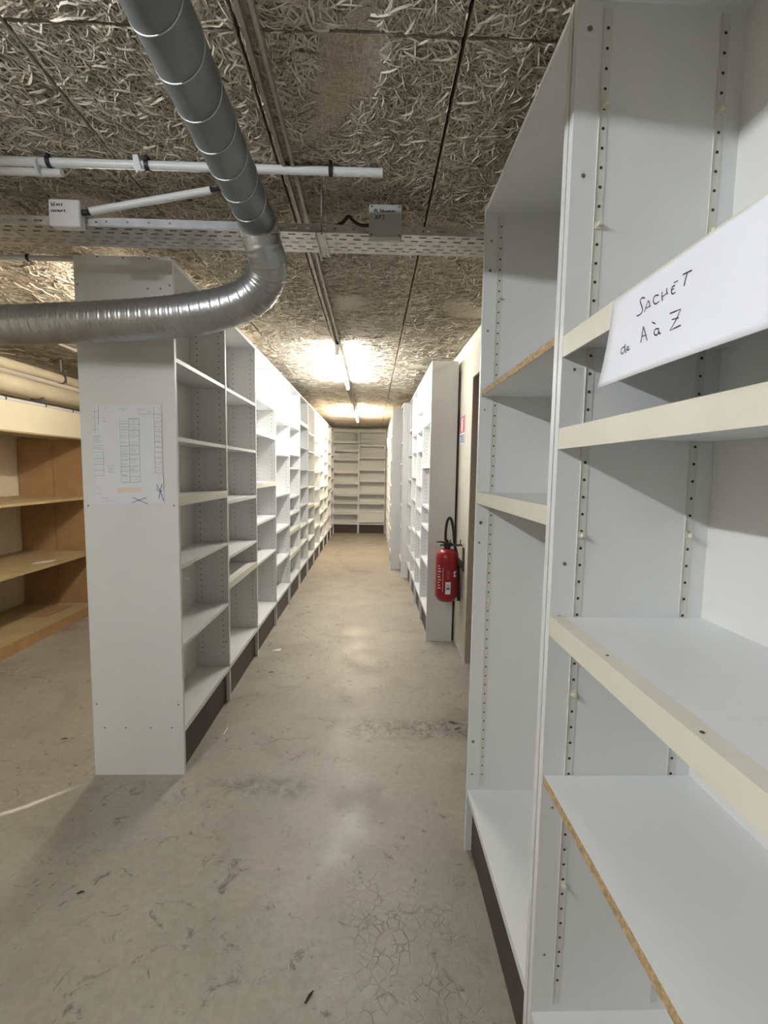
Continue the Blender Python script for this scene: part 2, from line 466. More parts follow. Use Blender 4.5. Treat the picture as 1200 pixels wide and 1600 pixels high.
# ------------------------------------------------------------------ shelving
TH = 0.018
def unit(label, group, mp, depth, l0, l1, shelves, top=H, far_side=True, side_depth=None, name='shelving_unit', base=0.22,
         cols=(0.035, 0.157), hole_r=0.0034, strip=False, back=True, holes_z=(0.30, 2.235), loc=None, clips=(), rear_clips=(), marks=(), near_holes=False, name_skip=False):
    """mp(t, l, z) maps depth-from-front, length along the row and height to world"""
    def bx(mb, t0, t1, a, b_, z0, z1):
        p, q = mp(t0, a, z0), mp(t1, b_, z1)
        return mb.box(p[0], q[0], p[1], q[1], p[2], q[2])
    L_ = thing(name, label, 'shelving', mp(depth / 2, (l0 + l1) / 2, 0), group)
    sd = side_depth or depth
    sides = [(l0, l0 + TH)] + ([(l1 - TH, l1)] if far_side else [])
    for k, (a, b_) in enumerate(sides):
        sp = bx(MB(), 0, sd, a, b_, 0, top).build('side_panel', 'white', L_)
        if cols is None: continue
        # rows of shelf-peg holes on the faces that look into bays
        hb = MB()
        faces = []
        if cols is not None and name_skip: pass
        elif far_side:
            if k == 1: faces.append((a, -1))
            if k == 0 and near_holes: faces.append((b_, 1))
        else: faces.append((a, -1))
        for fl, sg in faces:
            for ct in cols:
                if strip:
                    e = 0.0012
                    bx(MB(), ct - 0.008, ct + 0.008, fl, fl + sg * e, base + 0.02, top - 0.03).build('shelf_strip', 'strip', sp)
                    bx(MB(), ct - 0.0088, ct - 0.0075, fl, fl + sg * 0.003, base + 0.02, top - 0.03).build('strip_edge', 'strip', sp)
                else: e = 0.0
                z = holes_z[0]
                while z < holes_z[1]:
                    n0 = np.array(mp(0, 1, 0)) - np.array(mp(0, 0, 0))
                    hb.disc(mp(ct, fl + sg * (e + 0.0006), z), n0 * sg, hole_r, 8 if strip else 6)
                    z += 0.034
        if hb.v: hb.build('peg_holes', 'hole', sp, kind='stuff')
        if faces:
            n0 = np.array(mp(0, 1, 0)) - np.array(mp(0, 0, 0))
            for (mt, mz, mr) in marks:
                MB().disc(mp(mt, faces[0][0] + faces[0][1] * 0.0007, mz), n0 * faces[0][1], mr, 10).build('connector_hole', 'screw', sp)
            for ct, zl in ((cols[0], clips), (cols[-1], rear_clips)):
                for cz in zl:
                    c = MB(); fl, sg = faces[0]
                    bx(c, ct - 0.006, ct + 0.006, fl, fl + sg * 0.005, cz - 0.006, cz + 0.006)
                    bx(c, ct - 0.003, ct + 0.003, fl, fl + sg * 0.014, cz - 0.003, cz + 0.003)
                    c.build('shelf_clip', 'cream', sp)
    e0 = l0 + TH; e1 = (l1 - TH) if far_side else l1
    bx(MB(), 0.002, depth, e0, e1, top - TH, top).build('top_panel', 'white', L_)
    if back: bx(MB(), depth - 0.004, depth + 0.002, e0, e1, 0.05, top - 0.002).build('back_panel', 'white_back', L_)
    bs = bx(MB(), 0.004, depth - 0.004, e0, e1, base - TH, base).build('base_shelf', 'white', L_)
    bx(MB(), 0.0015, 0.005, e0, e1, base - TH - 0.008, base - 0.001).build('edge_strip', 'white', bs)
    bx(MB(), 0.022, 0.038, e0, e1, 0, base - TH).build('plinth', 'plinth', L_)
    for s in shelves:
        z, st = (s if isinstance(s, tuple) else (s, 't'))
        sh = bx(MB(), 0.004, depth - 0.004, e0 + 0.001, e1 - 0.001, z - TH, z).build('shelf', 'white', L_)
        if st == 't':
            bx(MB(), 0.002, 0.0045, e0 + 0.001, e1 - 0.001, z - TH, z - 0.0005).build('edge_strip', 'white', sh)
        elif st == 'l':
            lp = bx(MB(), 0.0002, 0.0045, e0 + 0.001, e1 - 0.001, z - 0.038, z)
            bx(lp, 0.0, 0.028, e0 + 0.001, e1 - 0.001, z, z + 0.002)
            lp.build('edge_profile', 'cream', sh)
        elif st == 'w':
            bx(MB(), 0.0, 0.0045, e0 + 0.001, e1 - 0.001, z - 0.034, z).build('edge_profile', 'white', sh)
        elif st == 'r':
            bx(MB(), 0.0025, 0.0045, e0 + 0.001, e1 - 0.001, z - TH, z - 0.001).build('raw_edge', 'chip', sh)
    return L_

ORD = ['first', 'second', 'third', 'fourth', 'fifth', 'sixth', 'seventh', 'eighth', 'ninth', 'tenth', 'eleventh', 'twelfth']
left_shelves = [
    [1.868, 1.533, (1.271, 'l'), 0.97, 0.608],
    [1.865, 1.533, 1.209, 0.88, (0.718, 'l')],
    [1.922, (1.689, 'l'), (1.295, 'l'), 0.999, 0.697],
    [1.853, 1.547, 1.171, 0.845, 0.541],
    [1.861, 1.567, 1.42, 1.114, 0.934, (0.752, 'l'), (0.496, 'l')],
    [(1.965, 'l'), 1.673, 1.407, 1.191, 0.97, 0.71, 0.496],
    [1.893, 1.65, 1.40, 1.167, (0.918, 'l'), 0.689, 0.452],
    [1.859, 1.625, 1.371, 1.108, (0.866, 'l'), 0.535],
    [1.973, 1.663, 1.391, 1.136, 0.914, 0.694, 0.466],
    [1.992, 1.77, 1.548, 1.324, 1.112, 0.905, 0.709, 0.48],
    [1.98, 1.74, 1.50, 1.27, 1.03, 0.80, 0.50],
    [1.95, 1.70, 1.45, 1.20, 0.95, 0.70, 0.45]]
lab = ['white shelving bay whose end panel carries the posted floor plan',
       'second white bay after the floor-plan panel, two shelves close together low down',
       'third white bay after the floor-plan panel, thick-edged shelf near its top']
for i, sh in enumerate(left_shelves):
    l = lab[i] if i < 3 else '%s white bay of the long row, counted from the floor-plan panel' % ORD[i]
    mpL = lambda t, l_, z: (LX - t, l_, z)
    u_ = unit(l, 'bays of the long corridor row', mpL, 0.198, LY + LU * i, LY + LU * (i + 1) - (0 if i == 11 else 0.0005), sh,
              far_side=(i == 11), side_depth=LD, name_skip=(i == 0), marks=((0.02, 2.16, 0.004), (0.02, 1.22, 0.004), (0.02, 0.37, 0.004)) if 0 < i < 5 else ())
    if i == 0:
        ep = [c for c in u_.children if c.name.startswith('side_panel')][0]
        for px, py in [(152, 401), (192, 403), (233, 404), (268, 404), (121, 444), (265, 446), (251, 451), (231, 451),
                       (138, 790), (272, 790), (151, 1100), (279, 1101), (164, 1137), (197, 1137), (236, 1137), (269, 1137)]:
            p = at(px, py, 'Y', LY)
            MB().disc((p[0], LY - 0.0008, p[2]), (0, -1, 0), 0.0042, 8).build('screw_head', 'screw', ep)

# far end of the corridor: two bays facing the photographer
mpB = lambda t, l_, z: (l_, 10.22 + t, z)
unit('left bay of the white shelves closing off the far end of the corridor', 'shelves at the corridor end', mpB, 0.205, -0.885, -0.305,
     [(z, 'w') for z in (2.032, 1.849, 1.648, 1.366, 1.126, 0.861, 0.686, 0.449)], top=2.25, far_side=True, cols=None)
u_ = unit('right bay of the shelves closing the corridor end, with a deep board low down', 'shelves at the corridor end', mpB, 0.205, -0.3045, 0.289,
     [(z, 'w') for z in (1.966, 1.70, 1.432, 1.182, 0.908, 0.683, 0.451)], top=2.25, far_side=True, cols=None)
box('front_board', 'white', u_, -0.285, 0.27, 10.212, 10.221, 0.24, 0.452)
box('gap_filler', 'white_back', u_, -0.885, 0.289, 10.24, 10.26, 2.252, 2.30)

# shallow shelves beyond the door
mpR = lambda t, l_, z: (0.46 + t, l_, z)
rs = [[1.814, (1.465, 'l'), 1.102, 0.924, 0.62], [1.997, 1.804, 1.607, 1.267, 1.019, 0.775, 0.48], [1.806, 1.62, 1.341, 1.088, 0.743, 0.45], [1.9, 1.6, 1.3, 1.0, 0.7, 0.45]]
rl = ['shallow white shelving bay right behind the fire extinguisher', 'second shallow white bay beyond the fire extinguisher',
      'third shallow white bay beyond the fire extinguisher', 'fourth shallow white bay beyond the extinguisher, against the deeper units']
for i, sh in enumerate(rs):
    unit(rl[i], 'shallow bays along the right wall', mpR, 0.206, 3.69 + 0.565 * i, 3.69 + 0.565 * (i + 1) - 0.001, sh, far_side=True, side_depth=0.212, near_holes=False)
unit('tall white unit standing proud of the shallow shelving', 'deeper units along the right wall', lambda t, l_, z: (0.389 + t, l_, z), 0.283, 5.955, 6.46,
     [1.781, 1.5, 1.231, 0.95, 0.65], far_side=True)
unit('deepest tall white unit jutting furthest into the corridor', 'deeper units along the right wall', lambda t, l_, z: (0.272 + t, l_, z), 0.40, 6.465, 7.02,
     [1.9, 1.55, 1.2, 0.9, 0.55], far_side=True)
for i in range(5):
    unit('%s white bay between the jutting unit and the corridor end' % ORD[i], 'warm-lit bays at the far right', lambda t, l_, z: (0.302 + t, l_, z), 0.37,
         7.025 + 0.636 * i, 7.025 + 0.636 * (i + 1) - 0.001, [2.0 - 0.03 * i, 1.72, 1.44 + 0.02 * i, 1.18, 0.92 - 0.02 * i, 0.68, 0.45], far_side=True)

# two deep units beside the door, next to the photographer
mpN = lambda t, l_, z: (NX + t, l_, z)
unit('deep white unit by the doorway with one raw chipboard shelf under its top', 'deep units beside the doorway', mpN, 0.316, 0.922, 1.598,
     [(1.675, 'r'), (1.331, 'l')], base=0.239, cols=(0.052, 0.27), hole_r=0.0029, strip=True,
     clips=(1.977, 0.95, 0.658), marks=((0.021, 2.159, 0.004), (0.020, 2.066, 0.005), (0.019, 1.872, 0.004), (0.017, 1.612, 0.003), (0.017, 1.225, 0.006), (0.014, 1.155, 0.004), (0.016, 0.425, 0.006), (0.016, 0.30, 0.004)))
n0 = unit('deep white unit carrying the handwritten paper sign', 'deep units beside the doorway', mpN, 0.316, 0.236, 0.916,
     [(1.660, 'l'), (1.485, 'l'), (1.111, 'l'), (0.772, 'r')], base=0.222, cols=(0.055, 0.272), hole_r=0.0030, strip=True,
     clips=(2.074, 1.863, 1.279, 0.951, 0.528), rear_clips=(2.072, 1.86, 1.281),
     marks=((0.022, 2.203, 0.005), (0.023, 1.952, 0.004), (0.025, 1.60, 0.003), (0.025, 1.22, 0.004), (0.025, 0.70, 0.003), (0.024, 0.36, 0.003)))
for c in n0.children:
    if c.name.startswith('shelf') and abs(c.matrix_basis.translation.z) < 9 and max(v.co.z for v in c.data.vertices) > 1.10 and max(v.co.z for v in c.data.vertices) < 1.115:
        for px, py in ((873, 962), (949, 1024), (1097, 1144)):
            p = at(px, py, 'Z', 1.1135)
            MB().disc((p[0], p[1], 1.1138), (0, 0, 1), 0.0028, 10).build('screw_hole', 'hole', c)

# ------------------------------------------------------------------ brown built-in shelving on the left wall
bw = thing('wooden_shelving', 'brown wooden built-in shelving with cream fascia along the left wall', 'shelving', (-3.0, 4.2, 0))
BX0, BX1, BY0, BY1, BD = -3.345, -2.65, 1.9, 5.6, 4.45
box('fascia', 'cream_paint', bw, BX1 - 0.02, BX1, BY0, BY1, 1.655, 1.87)
box('fascia_edge', 'wood_l', bw, BX1 - 0.30, BX1 + 0.002, BY0, BY1, 1.642, 1.655)
box('top_board', 'cream_paint', bw, BX0, BX1 - 0.02, BY0, BY1, 1.85, 1.87)
for z, s in ((1.115, 'shelf'), (0.588, 'shelf')):
    for a, b_ in ((BY0, BD), (BD + 0.02, BY1)):
        box(s, 'wood_l', bw, BX0, BX1, a, b_, z - 0.02, z)
for a, b_ in ((BY0, BD), (BD + 0.02, BY1)):
    bb = box('base_board', 'wood_l', bw, BX0, BX1 - 0.02, a, b_, 0.055, 0.075)
    box('kick_board', 'wood', bb, BX1 - 0.02, BX1, a, b_, 0.0, 0.082)
box('divider', 'wood', bw, -3.02, BX1 - 0.004, BD, BD + 0.02, 0.0, 1.642)
box('divider', 'wood', bw, BX0, -3.026, BD + 0.002, BD + 0.022, 0.0, 1.642)
for y in (BY0, BY1 - 0.02):
    box('end_panel', 'wood', bw, BX0, BX1 - 0.004, y, y + 0.02, 0, 1.642)
tag(box('cardboard_sheet', 'wood', None, -3.02, -2.84, 4.02, 4.36, 0.076, 0.081), 'brown cardboard sheet lying on the base board of the wooden shelving', 'cardboard')
sc = MB().add([(-2.80, 3.80, 0.589), (-2.71, 3.92, 0.589), (-2.74, 4.02, 0.589), (-2.83, 3.90, 0.589)], [(0, 1, 2, 3)]).build('paper_scrap', 'paper', None, solid=0.0008)
tag(sc, 'pale paper scrap on the lower shelf of the wooden shelving', 'paper')

# pipes above it
pp = thing('pipe', 'cream pipe in a metal bracket close under the ceiling at the left', 'pipe', (-2.8, 3.5, 2.175))
MB().tube([(-2.8, 1.95, 2.175), (-2.8, YB - 0.1, 2.175)], 0.040, 16).build('pipe_body', 'lagging', pp)
for y in (2.6, 4.28, 6.2):
    br = MB(); br.tube([(-2.8, y - 0.012, 2.175), (-2.8, y + 0.012, 2.175)], 0.0435, 16); br.box(-2.806, -2.794, y - 0.008, y + 0.008, 2.21, ZC - 0.001)
    br.box(-2.765, -2.755, y - 0.012, y + 0.012, 2.14, 2.25)
    br.build('pipe_bracket', 'screw', pp)
p2 = thing('lagged_pipe', 'thick cream lagged pipe lying along the top of the wooden shelving', 'pipe', (-2.83, 3.5, 2.0))
MB().tube([(-2.83, 1.95, 2.037), (-2.83, 3.0, 2.03), (-2.83, YB - 0.1, 2.037)], 0.075, 18).build('pipe_lagging', 'lagging', p2)
for y in (2.4, 4.0, 5.6):
    box('pipe_support', 'screw', p2, -2.88, -2.78, y, y + 0.03, 1.87, 1.975)
p3 = thing('thin_conduit', 'thin grey conduit with dark clips above the cream fascia', 'conduit', (-2.66, 3.5, 1.88))
MB().tube([(-2.668, 1.9, 1.884), (-2.668, BY1, 1.884)], 0.0125, 10).build('conduit_tube', 'pvc', p3)
for y in (3.45, 3.86, 4.2, 4.6, 5.0):
    MB().tube([(-2.668, y, 1.8855), (-2.668, y + 0.012, 1.8855)], 0.0145, 10).build('conduit_clip', 'dkgrey', p3)
tag(box('light_trunking', 'rail', None, -2.48, -2.44, 1.2, 9.5, ZC - 0.025, ZC), 'pale ceiling trunking running above the left aisle', 'trunking', None)

# ------------------------------------------------------------------ lights on the corridor trunking
tk = thing('light_trunking', 'slim metal trunking along the corridor ceiling carrying the tube lights', 'trunking', (-0.272, 3, ZC))
TX = -0.272
ch = MB(); ch.box(TX - 0.018, TX + 0.018, 0.2, 9.8, ZC - 0.006, ZC)
ch.build('channel_back', 'rail', tk)
for s in (-1, 1):
    box('channel_rail', 'rail', tk, TX + s * 0.010, TX + s * 0.019, 0.2, 9.8, ZC - 0.026, ZC - 0.004)
def lamp(label, x, y0, y1, tube, grp, drop=0.0):
    ZC = 2.36 - drop
    t = thing('tube_light', label, 'light', (x, (y0 + y1) / 2, ZC - 0.07), grp)
    box('lamp_housing', 'lamp_body', t, x - 0.016, x + 0.016, y0 + 0.02, y1 - 0.02, ZC - 0.066, ZC - 0.0245, bevel=0.004)
    for y in (y0, y1 - 0.03):
        box('lamp_holder', 'lamp_body', t, x - 0.015, x + 0.015, y, y + 0.03, ZC - 0.104, ZC - 0.05, bevel=0.003)
    MB().tube([(x, y0 + 0.028, ZC - 0.086), (x, y1 - 0.028, ZC - 0.086)], 0.013, 10).build('fluorescent_tube', tube, t)
lamp('bright white fluorescent tube over the middle of the corridor', TX, 3.52, 5.05, 'tube_mid', 'corridor tube lights')
lamp('warm glowing fluorescent tube towards the end of the corridor', TX, 6.85, 8.38, 'tube_far', 'corridor tube lights')
lamp('fluorescent tube lighting the foreground beside the air duct', -1.24, -0.75, 0.78, 'tube_near', 'foreground tube lights', 0.052)
lamp('warm white fluorescent tube above the left aisle behind the floor-plan panel', -1.34, 2.35, 3.88, 'tube_left', 'left aisle tube lights')
box('lamp_rail', 'rail', [o for o in COL.objects if o.get('group') == 'left aisle tube lights'][0], -1.36, -1.32, 2.2, 4.1, ZC - 0.026, ZC)
box('light_trunking', 'rail', None, -1.26, -1.22, -2.8, 0.9, ZC - 0.078, ZC)
tag(bpy.data.objects['light_trunking.002'], 'short ceiling trunking carrying the foreground tube light', 'trunking')

# ------------------------------------------------------------------ cable tray
TY0, TY1, TZ = 1.645, 1.79, 2.203
ct = thing('cable_tray', 'perforated galvanised cable tray crossing under the ceiling', 'cable tray', (-1.0, 1.7, TZ))
def perforated(mb, X0, X1, rows, fn, pitch=0.05, slot=0.026):
    """rows: (v0, v1, stagger or None); fn(u, v) -> point; slots are real openings"""
    for v0, v1, st in rows:
        if st is None:
            mb.add([fn(X0, v0), fn(X1, v0), fn(X1, v1), fn(X0, v1)], [(0, 1, 2, 3)]); continue
        x = X0 + st
        if st > 0: mb.add([fn(X0, v0), fn(x, v0), fn(x, v1), fn(X0, v1)], [(0, 1, 2, 3)])
        while x < X1:
            a, b_ = x + slot, min(x + pitch, X1)
            if b_ > a: mb.add([fn(a, v0), fn(b_, v0), fn(b_, v1), fn(a, v1)], [(0, 1, 2, 3)])
            x += pitch
tb = MB()
rows, y = [], TY0
for wv, st in ((0.012, None), (0.007, 0.0), (0.020, None), (0.007, 0.024), (0.022, None), (0.007, 0.006), (0.022, None), (0.007, 0.024), (0.012, None), (0.007, 0.0)):
    rows.append((y, y + wv, st)); y += wv
rows.append((y, TY1, None))
perforated(tb, -3.3, XR, rows, lambda u_, v_: (u_, v_, TZ))
tb.build('tray_base', 'tray', ct, solid=0.0012)
tf = MB()
perforated(tf, -3.3, XR, [(TZ, TZ + 0.009, None), (TZ + 0.009, TZ + 0.016, 0.01), (TZ + 0.016, TZ + 0.027, None)], lambda u_, v_: (u_, TY0, v_))
tf.build('tray_flange', 'tray', ct, solid=0.0012)
tf = MB()
perforated(tf, -3.3, XR, [(TZ, TZ + 0.009, None), (TZ + 0.009, TZ + 0.016, 0.01), (TZ + 0.016, TZ + 0.027, None)], lambda u_, v_: (u_, TY1, v_))
tf.build('tray_flange', 'tray', ct, solid=0.0012)
for k, x in enumerate(np.arange(-3.0, 0.6, 0.22)):
    MB().box(x, x + 0.004, TY0 + 0.03, TY1 - 0.03, TZ - 0.0025, TZ).build('tray_rib', 'tray', ct)
for X_ in (-0.186, -2.0):
    hg = MB(); hg.box(X_ - 0.016, X_ + 0.016, TY0 - 0.012, TY1 + 0.02, TZ - 0.006, TZ - 0.001)
    hg.box(X_ - 0.016, X_ - 0.013, TY0 - 0.012, TY1 + 0.02, TZ - 0.022, TZ - 0.001)
    hg.build('tray_hanger', 'galv', ct)
    MB().tube([(X_ + 0.004, TY0 - 0.006, TZ - 0.01), (X_ + 0.004, TY0 - 0.006, ZC + 0.004)], 0.0032, 8).build('hanger_rod', 'galv', ct)
    MB().tube([(X_ + 0.004, TY1 + 0.012, TZ - 0.01), (X_ + 0.004, TY1 + 0.012, ZC + 0.004)], 0.0032, 8).build('hanger_rod', 'galv', ct)
sl = MB(); sl.box(-0.93, -0.46, TY0 - 0.004, TY0 - 0.0012, TZ + 0.001, TZ + 0.024)
sl = sl.build('splice_plate', 'galv', ct)
for x in (-0.90, -0.83, -0.76, -0.69):
    MB().disc((x, TY0 - 0.0046, TZ + 0.013), (0, -1, 0), 0.004, 8).build('bolt', 'screw', sl)
cb = MB()
for k in range(3):
    cb.tube([(-3.3, TY0 + 0.03 + k * 0.022, TZ + 0.012), (-1.5, TY0 + 0.036 + k * 0.02, TZ + 0.011), (0.5, TY0 + 0.03 + k * 0.024, TZ + 0.012), (XR, TY0 + 0.03 + k * 0.024, TZ + 0.012)], 0.008, 8)
tag(cb.build('cable_bundle', 'black', None), 'dark cables lying in the perforated tray', 'cable')

# stroke lettering
GL = {'b': [[(0, 1), (0.08, 0), (0.55, 0.02), (0.6, 0.35), (0.1, 0.45)]], 'l': [[(0.15, 1), (0.2, 0.1), (0.4, 0)]],
      'o': [[(0.3, 0.55), (0.05, 0.3), (0.25, 0), (0.55, 0.25), (0.3, 0.55)]], 'c': [[(0.55, 0.5), (0.15, 0.5), (0.05, 0.15), (0.5, 0.0)]],
      's': [[(0.5, 0.55), (0.1, 0.45), (0.5, 0.15), (0.05, 0.0)]], 'e': [[(0.05, 0.28), (0.5, 0.33), (0.3, 0.55), (0.05, 0.25), (0.5, 0.0)]],
      'u': [[(0.05, 0.5), (0.1, 0.05), (0.45, 0.05), (0.5, 0.5), (0.55, 0.0)]], 'r': [[(0.05, 0.5), (0.1, 0.0)], [(0.1, 0.35), (0.5, 0.5)]],
      'X': [[(0, 1), (0.6, 0)], [(0.6, 1), (0, 0)]], 'P': [[(0.05, 0), (0.1, 1), (0.55, 0.85), (0.5, 0.55), (0.1, 0.5)]],
      '3': [[(0.05, 1), (0.55, 0.9), (0.2, 0.55), (0.55, 0.3), (0.05, 0.0)]], 'L': [[(0.1, 1), (0.1, 0), (0.55, 0)]],
      'd': [[(0.5, 1), (0.5, 0), (0.1, 0.1), (0.15, 0.45), (0.5, 0.4)]], 'm': [[(0, 0), (0.05, 0.5), (0.25, 0.1), (0.4, 0.5), (0.55, 0)]],
      'a': [[(0.5, 0.5), (0.1, 0.4), (0.1, 0.05), (0.5, 0.15), (0.5, 0.5), (0.6, 0.0)]], 'n': [[(0.05, 0), (0.05, 0.5)], [(0.05, 0.4), (0.4, 0.5), (0.5, 0)]],
      '.': [[(0.2, 0.05), (0.3, 0.0)]], ' ': []}
def write(mb, txt, fn, x, y, size, adv=0.75, wd=0.0016, nrm=(0, -1, 0)):
    """fn(px, py) -> point on the surface; x, y in photo pixels"""
    for c in txt:
        for st in GL[c]:
            mb.ribbon([fn(x + a * size, y - b_ * size) for a, b_ in chaikin(st, 1)], nrm, wd)
        x += size * (adv if c != '.' else 0.5)

def jbox(name, label, ma, x0, x1, y0, z0, z1, depth, lines, bev):
    t = thing(name, label, 'junction box', ((x0 + x1) / 2, y0, z0), 'junction boxes on the cable tray')
    bo = box('box_body', ma, t, x0, x1, y0 + 0.012, y0 + depth, z0, z1, bevel=0.004)
    li = box('box_lid', ma, t, x0 - 0.001, x1 + 0.001, y0, y0 + 0.012, z0 - 0.001, z1 + 0.001, bevel=bev)
    tx = MB()
    for s, px, py, sz, ad in lines:
        write(tx, s, lambda a, b_: (lambda p: (p[0], y0 - 0.0007, p[2]))(at(a, b_, 'Y', y0)), px, py, sz, ad, 0.0024)
    tx.build('handwriting', 'ink', li)
    return t, li
BYF = 1.611
jb1, li1 = jbox('junction_box', 'white rounded junction box marked blocs secours on the tray', 'whitebox', -1.069, -0.969, BYF, 2.185, 2.268, 0.0335,
     [('blocs', 80, 321.5, 6.0, 0.62), ('secours', 79, 331, 5.5, 0.62)], 0.008)
jb2, li2 = jbox('junction_box', 'grey square junction box marked XP3 on the tray', 'greybox', -0.021, 0.0875, BYF, 2.176, 2.282, 0.0335,
     [('PL.3dumanon', 585, 331.5, 4.6, 0.66), ('XP3', 586, 343, 7.0, 0.80)], 0.006)
for x, z in ((-0.013, 2.274), (0.079, 2.274), (-0.013, 2.184), (0.079, 2.184)):
    MB().disc((x, BYF - 0.0007, z), (0, -1, 0), 0.004, 10).build('lid_screw', 'screw', li2)
MB().tube([(-0.970, BYF + 0.016, 2.234), (-0.945, BYF + 0.014, 2.236)], 0.009, 12).build('cable_gland', 'black', jb1)

wt = thing('conduit_tube', 'slanting white plastic tube from the white junction box up to the duct', 'tube', (-0.75, 1.6, 2.27))
MB().tube([(-0.938, BYF + 0.008, 2.236), (-0.545, BYF + 0.008, 2.313)], 0.0115, 14).build('tube_body', 'pvc', wt)
MB().tube([(-0.548, BYF + 0.008, 2.3125), (-0.50, BYF + 0.012, 2.323), (-0.45, BYF + 0.03, 2.335), (-0.42, BYF + 0.03, ZC)], 0.006, 8).build('cable_end', 'black', wt)
MB().tube([(-0.948, BYF + 0.014, 2.236), (-0.940, BYF + 0.012, 2.238), (-0.925, BYF + 0.011, 2.2385)], 0.006, 8).build('cable_end', 'black', wt)
bl = chaikin([(-0.020, BYF + 0.018, 2.222), (-0.05, BYF + 0.016, 2.22), (-0.075, BYF + 0.02, 2.235), (-0.09, BYF + 0.02, 2.255), (-0.11, BYF + 0.03, 2.235), (-0.13, BYF + 0.055, 2.240), (-0.16, BYF + 0.085, 2.2305)])
tag(MB().tube(bl, 0.0055, 8).build('cable_loop', 'black', None), 'looping black cable entering the grey junction box', 'cable')

# white ceiling conduits
CY = 1.535
cd = thing('ceiling_conduit', 'long white plastic conduit clipped across the ceiling', 'conduit', (-1.0, CY, 2.33))
MB().tube([(-3.3, CY, 2.333), (0.02, CY, 2.333)], 0.0125, 14).build('conduit_tube', 'pvc', cd)
for px in (77, 230, 517):
    x = at(px, 242, 'Y', CY)[0]
    k = MB(); k.tube([(x - 0.006, CY, 2.333), (x + 0.006, CY, 2.333)], 0.0165, 14); k.box(x - 0.004, x + 0.004, CY - 0.012, CY + 0.008, 2.34, ZC + 0.003)
    k.build('conduit_clip', 'black', cd)
c2 = thing('short_conduit', 'short white conduit end hung beneath the long ceiling conduit', 'conduit', (-1.3, CY, 2.305))
x = at(93, 250, 'Y', CY)[0]
MB().tube([(-3.3, CY + 0.01, 2.309), (x, CY + 0.01, 2.309)], 0.011, 14).build('conduit_tube', 'pvc', c2)
k = MB(); xx = at(60, 245, 'Y', CY)[0]; k.tube([(xx - 0.003, CY + 0.006, 2.322), (xx + 0.003, CY + 0.006, 2.322)], 0.026, 14); k.build('cable_tie', 'pvc', c2)
pg = [at(a, b_, 'Y', CY - 0.016) for a, b_ in ((207, 238), (213.5, 238), (216, 246), (219, 256), (220.5, 267), (216.5, 266), (214, 271), (209, 262), (207.5, 252))]
tagp = MB().add(pg, [tuple(range(len(pg)))]).build('paper_tag', 'paper', None, solid=0.001)
tag(tagp, 'torn white paper tag hanging from the ceiling conduit', 'tag')
b3 = thing('grey_conduit', 'grey conduit on the ceiling behind the tray with a black clip', 'conduit', (-2.0, 2.2, 2.34))
MB().tube([(-3.3, 2.22, 2.338), (-1.255, 2.22, 2.338)], 0.0125, 10).build('conduit_tube', 'greybox', b3)
x = at(45, 406, 'Y', 2.22)[0]
MB().tube([(x - 0.006, 2.22, 2.338), (x + 0.006, 2.22, 2.338)], 0.0165, 10).build('conduit_clip', 'black', b3)

# ------------------------------------------------------------------ air duct
dc = thing('air_duct', 'grey spiral air duct bending into a shiny flexible elbow below the ceiling', 'duct', (-0.36, 1.0, 2.15))
DXc, DZc, DR, DE = -0.378, 2.190, 0.056, 1.56
MB().tube([(DXc, -2.9, DZc), (DXc, DE, DZc)], DR, 40).build('rigid_duct', 'rigid', dc)
sm = MB()
pitch = 0.098
ph = [(DXc + (DR + 0.0006) * math.cos(a), DE - 0.035 - pitch * a / (2 * math.pi), DZc + (DR + 0.0006) * math.sin(a)) for a in np.arange(2.1, 2 * math.pi * 14, 0.16)]
sm.tube(ph, 0.0016, 6)
sm.build('spiral_seam', 'galv', dc)
MB().tube([(DXc, -0.02 + DE - 0.012, DZc), (DXc, DE + 0.012, DZc)], [DR + 0.0012, DR + 0.0012], 40).build('duct_collar', 'rigid', dc)
# flexible part
cl = []
for px, py, Y_ in [(399, 352, 1.54), (403, 364, 1.57), (409, 380, 1.595), (418, 402, 1.62), (419, 425, 1.66), (408, 450, 1.69), (385, 469, 1.715), (357, 480, 1.735), (320, 488.5, 1.755), (274, 495, 1.775), (212, 500, 1.80), (150, 503, 1.82), (70, 506, 1.85), (0, 508, 1.88), (-120, 508, 1.92), (-400, 500, 2.0)]:
    cl.append(at(px, py, 'Y', Y_))
cl[0] = np.array([DXc, DE - 0.01, DZc]); cl[1] = np.array([DXc + 0.001, DE + 0.022, DZc - 0.006])
cl = np.array(cl)
# resample smoothly (Catmull-Rom)
def catmull(P, step):
    P = np.vstack([2 * P[0] - P[1], P, 2 * P[-1] - P[-2]])
    out = []
    for i in range(1, len(P) - 2):
        n = max(2, int(np.linalg.norm(P[i + 1] - P[i]) / step))
        for t in np.arange(n) / n:
            out.append(0.5 * ((2 * P[i]) + (-P[i - 1] + P[i + 1]) * t + (2 * P[i - 1] - 5 * P[i] + 4 * P[i + 1] - P[i + 2]) * t * t + (-P[i - 1] + 3 * P[i] - 3 * P[i + 1] + P[i + 2]) * t ** 3))
    out.append(P[-2]); return np.array(out)
def smooth(A, k):
    for _ in range(k):
        A[1:-1] = (A[:-2] + 2 * A[1:-1] + A[2:]) / 4
    return A
fc = smooth(catmull(cl, 0.004), 60)
sdist = np.concatenate([[0], np.cumsum(np.linalg.norm(np.diff(fc, axis=0), axis=1))])
nn = int(sdist[-1] / 0.0035)
s2 = np.linspace(0, sdist[-1], nn)
fc = np.stack([np.interp(s2, sdist, fc[:, i]) for i in range(3)], 1)
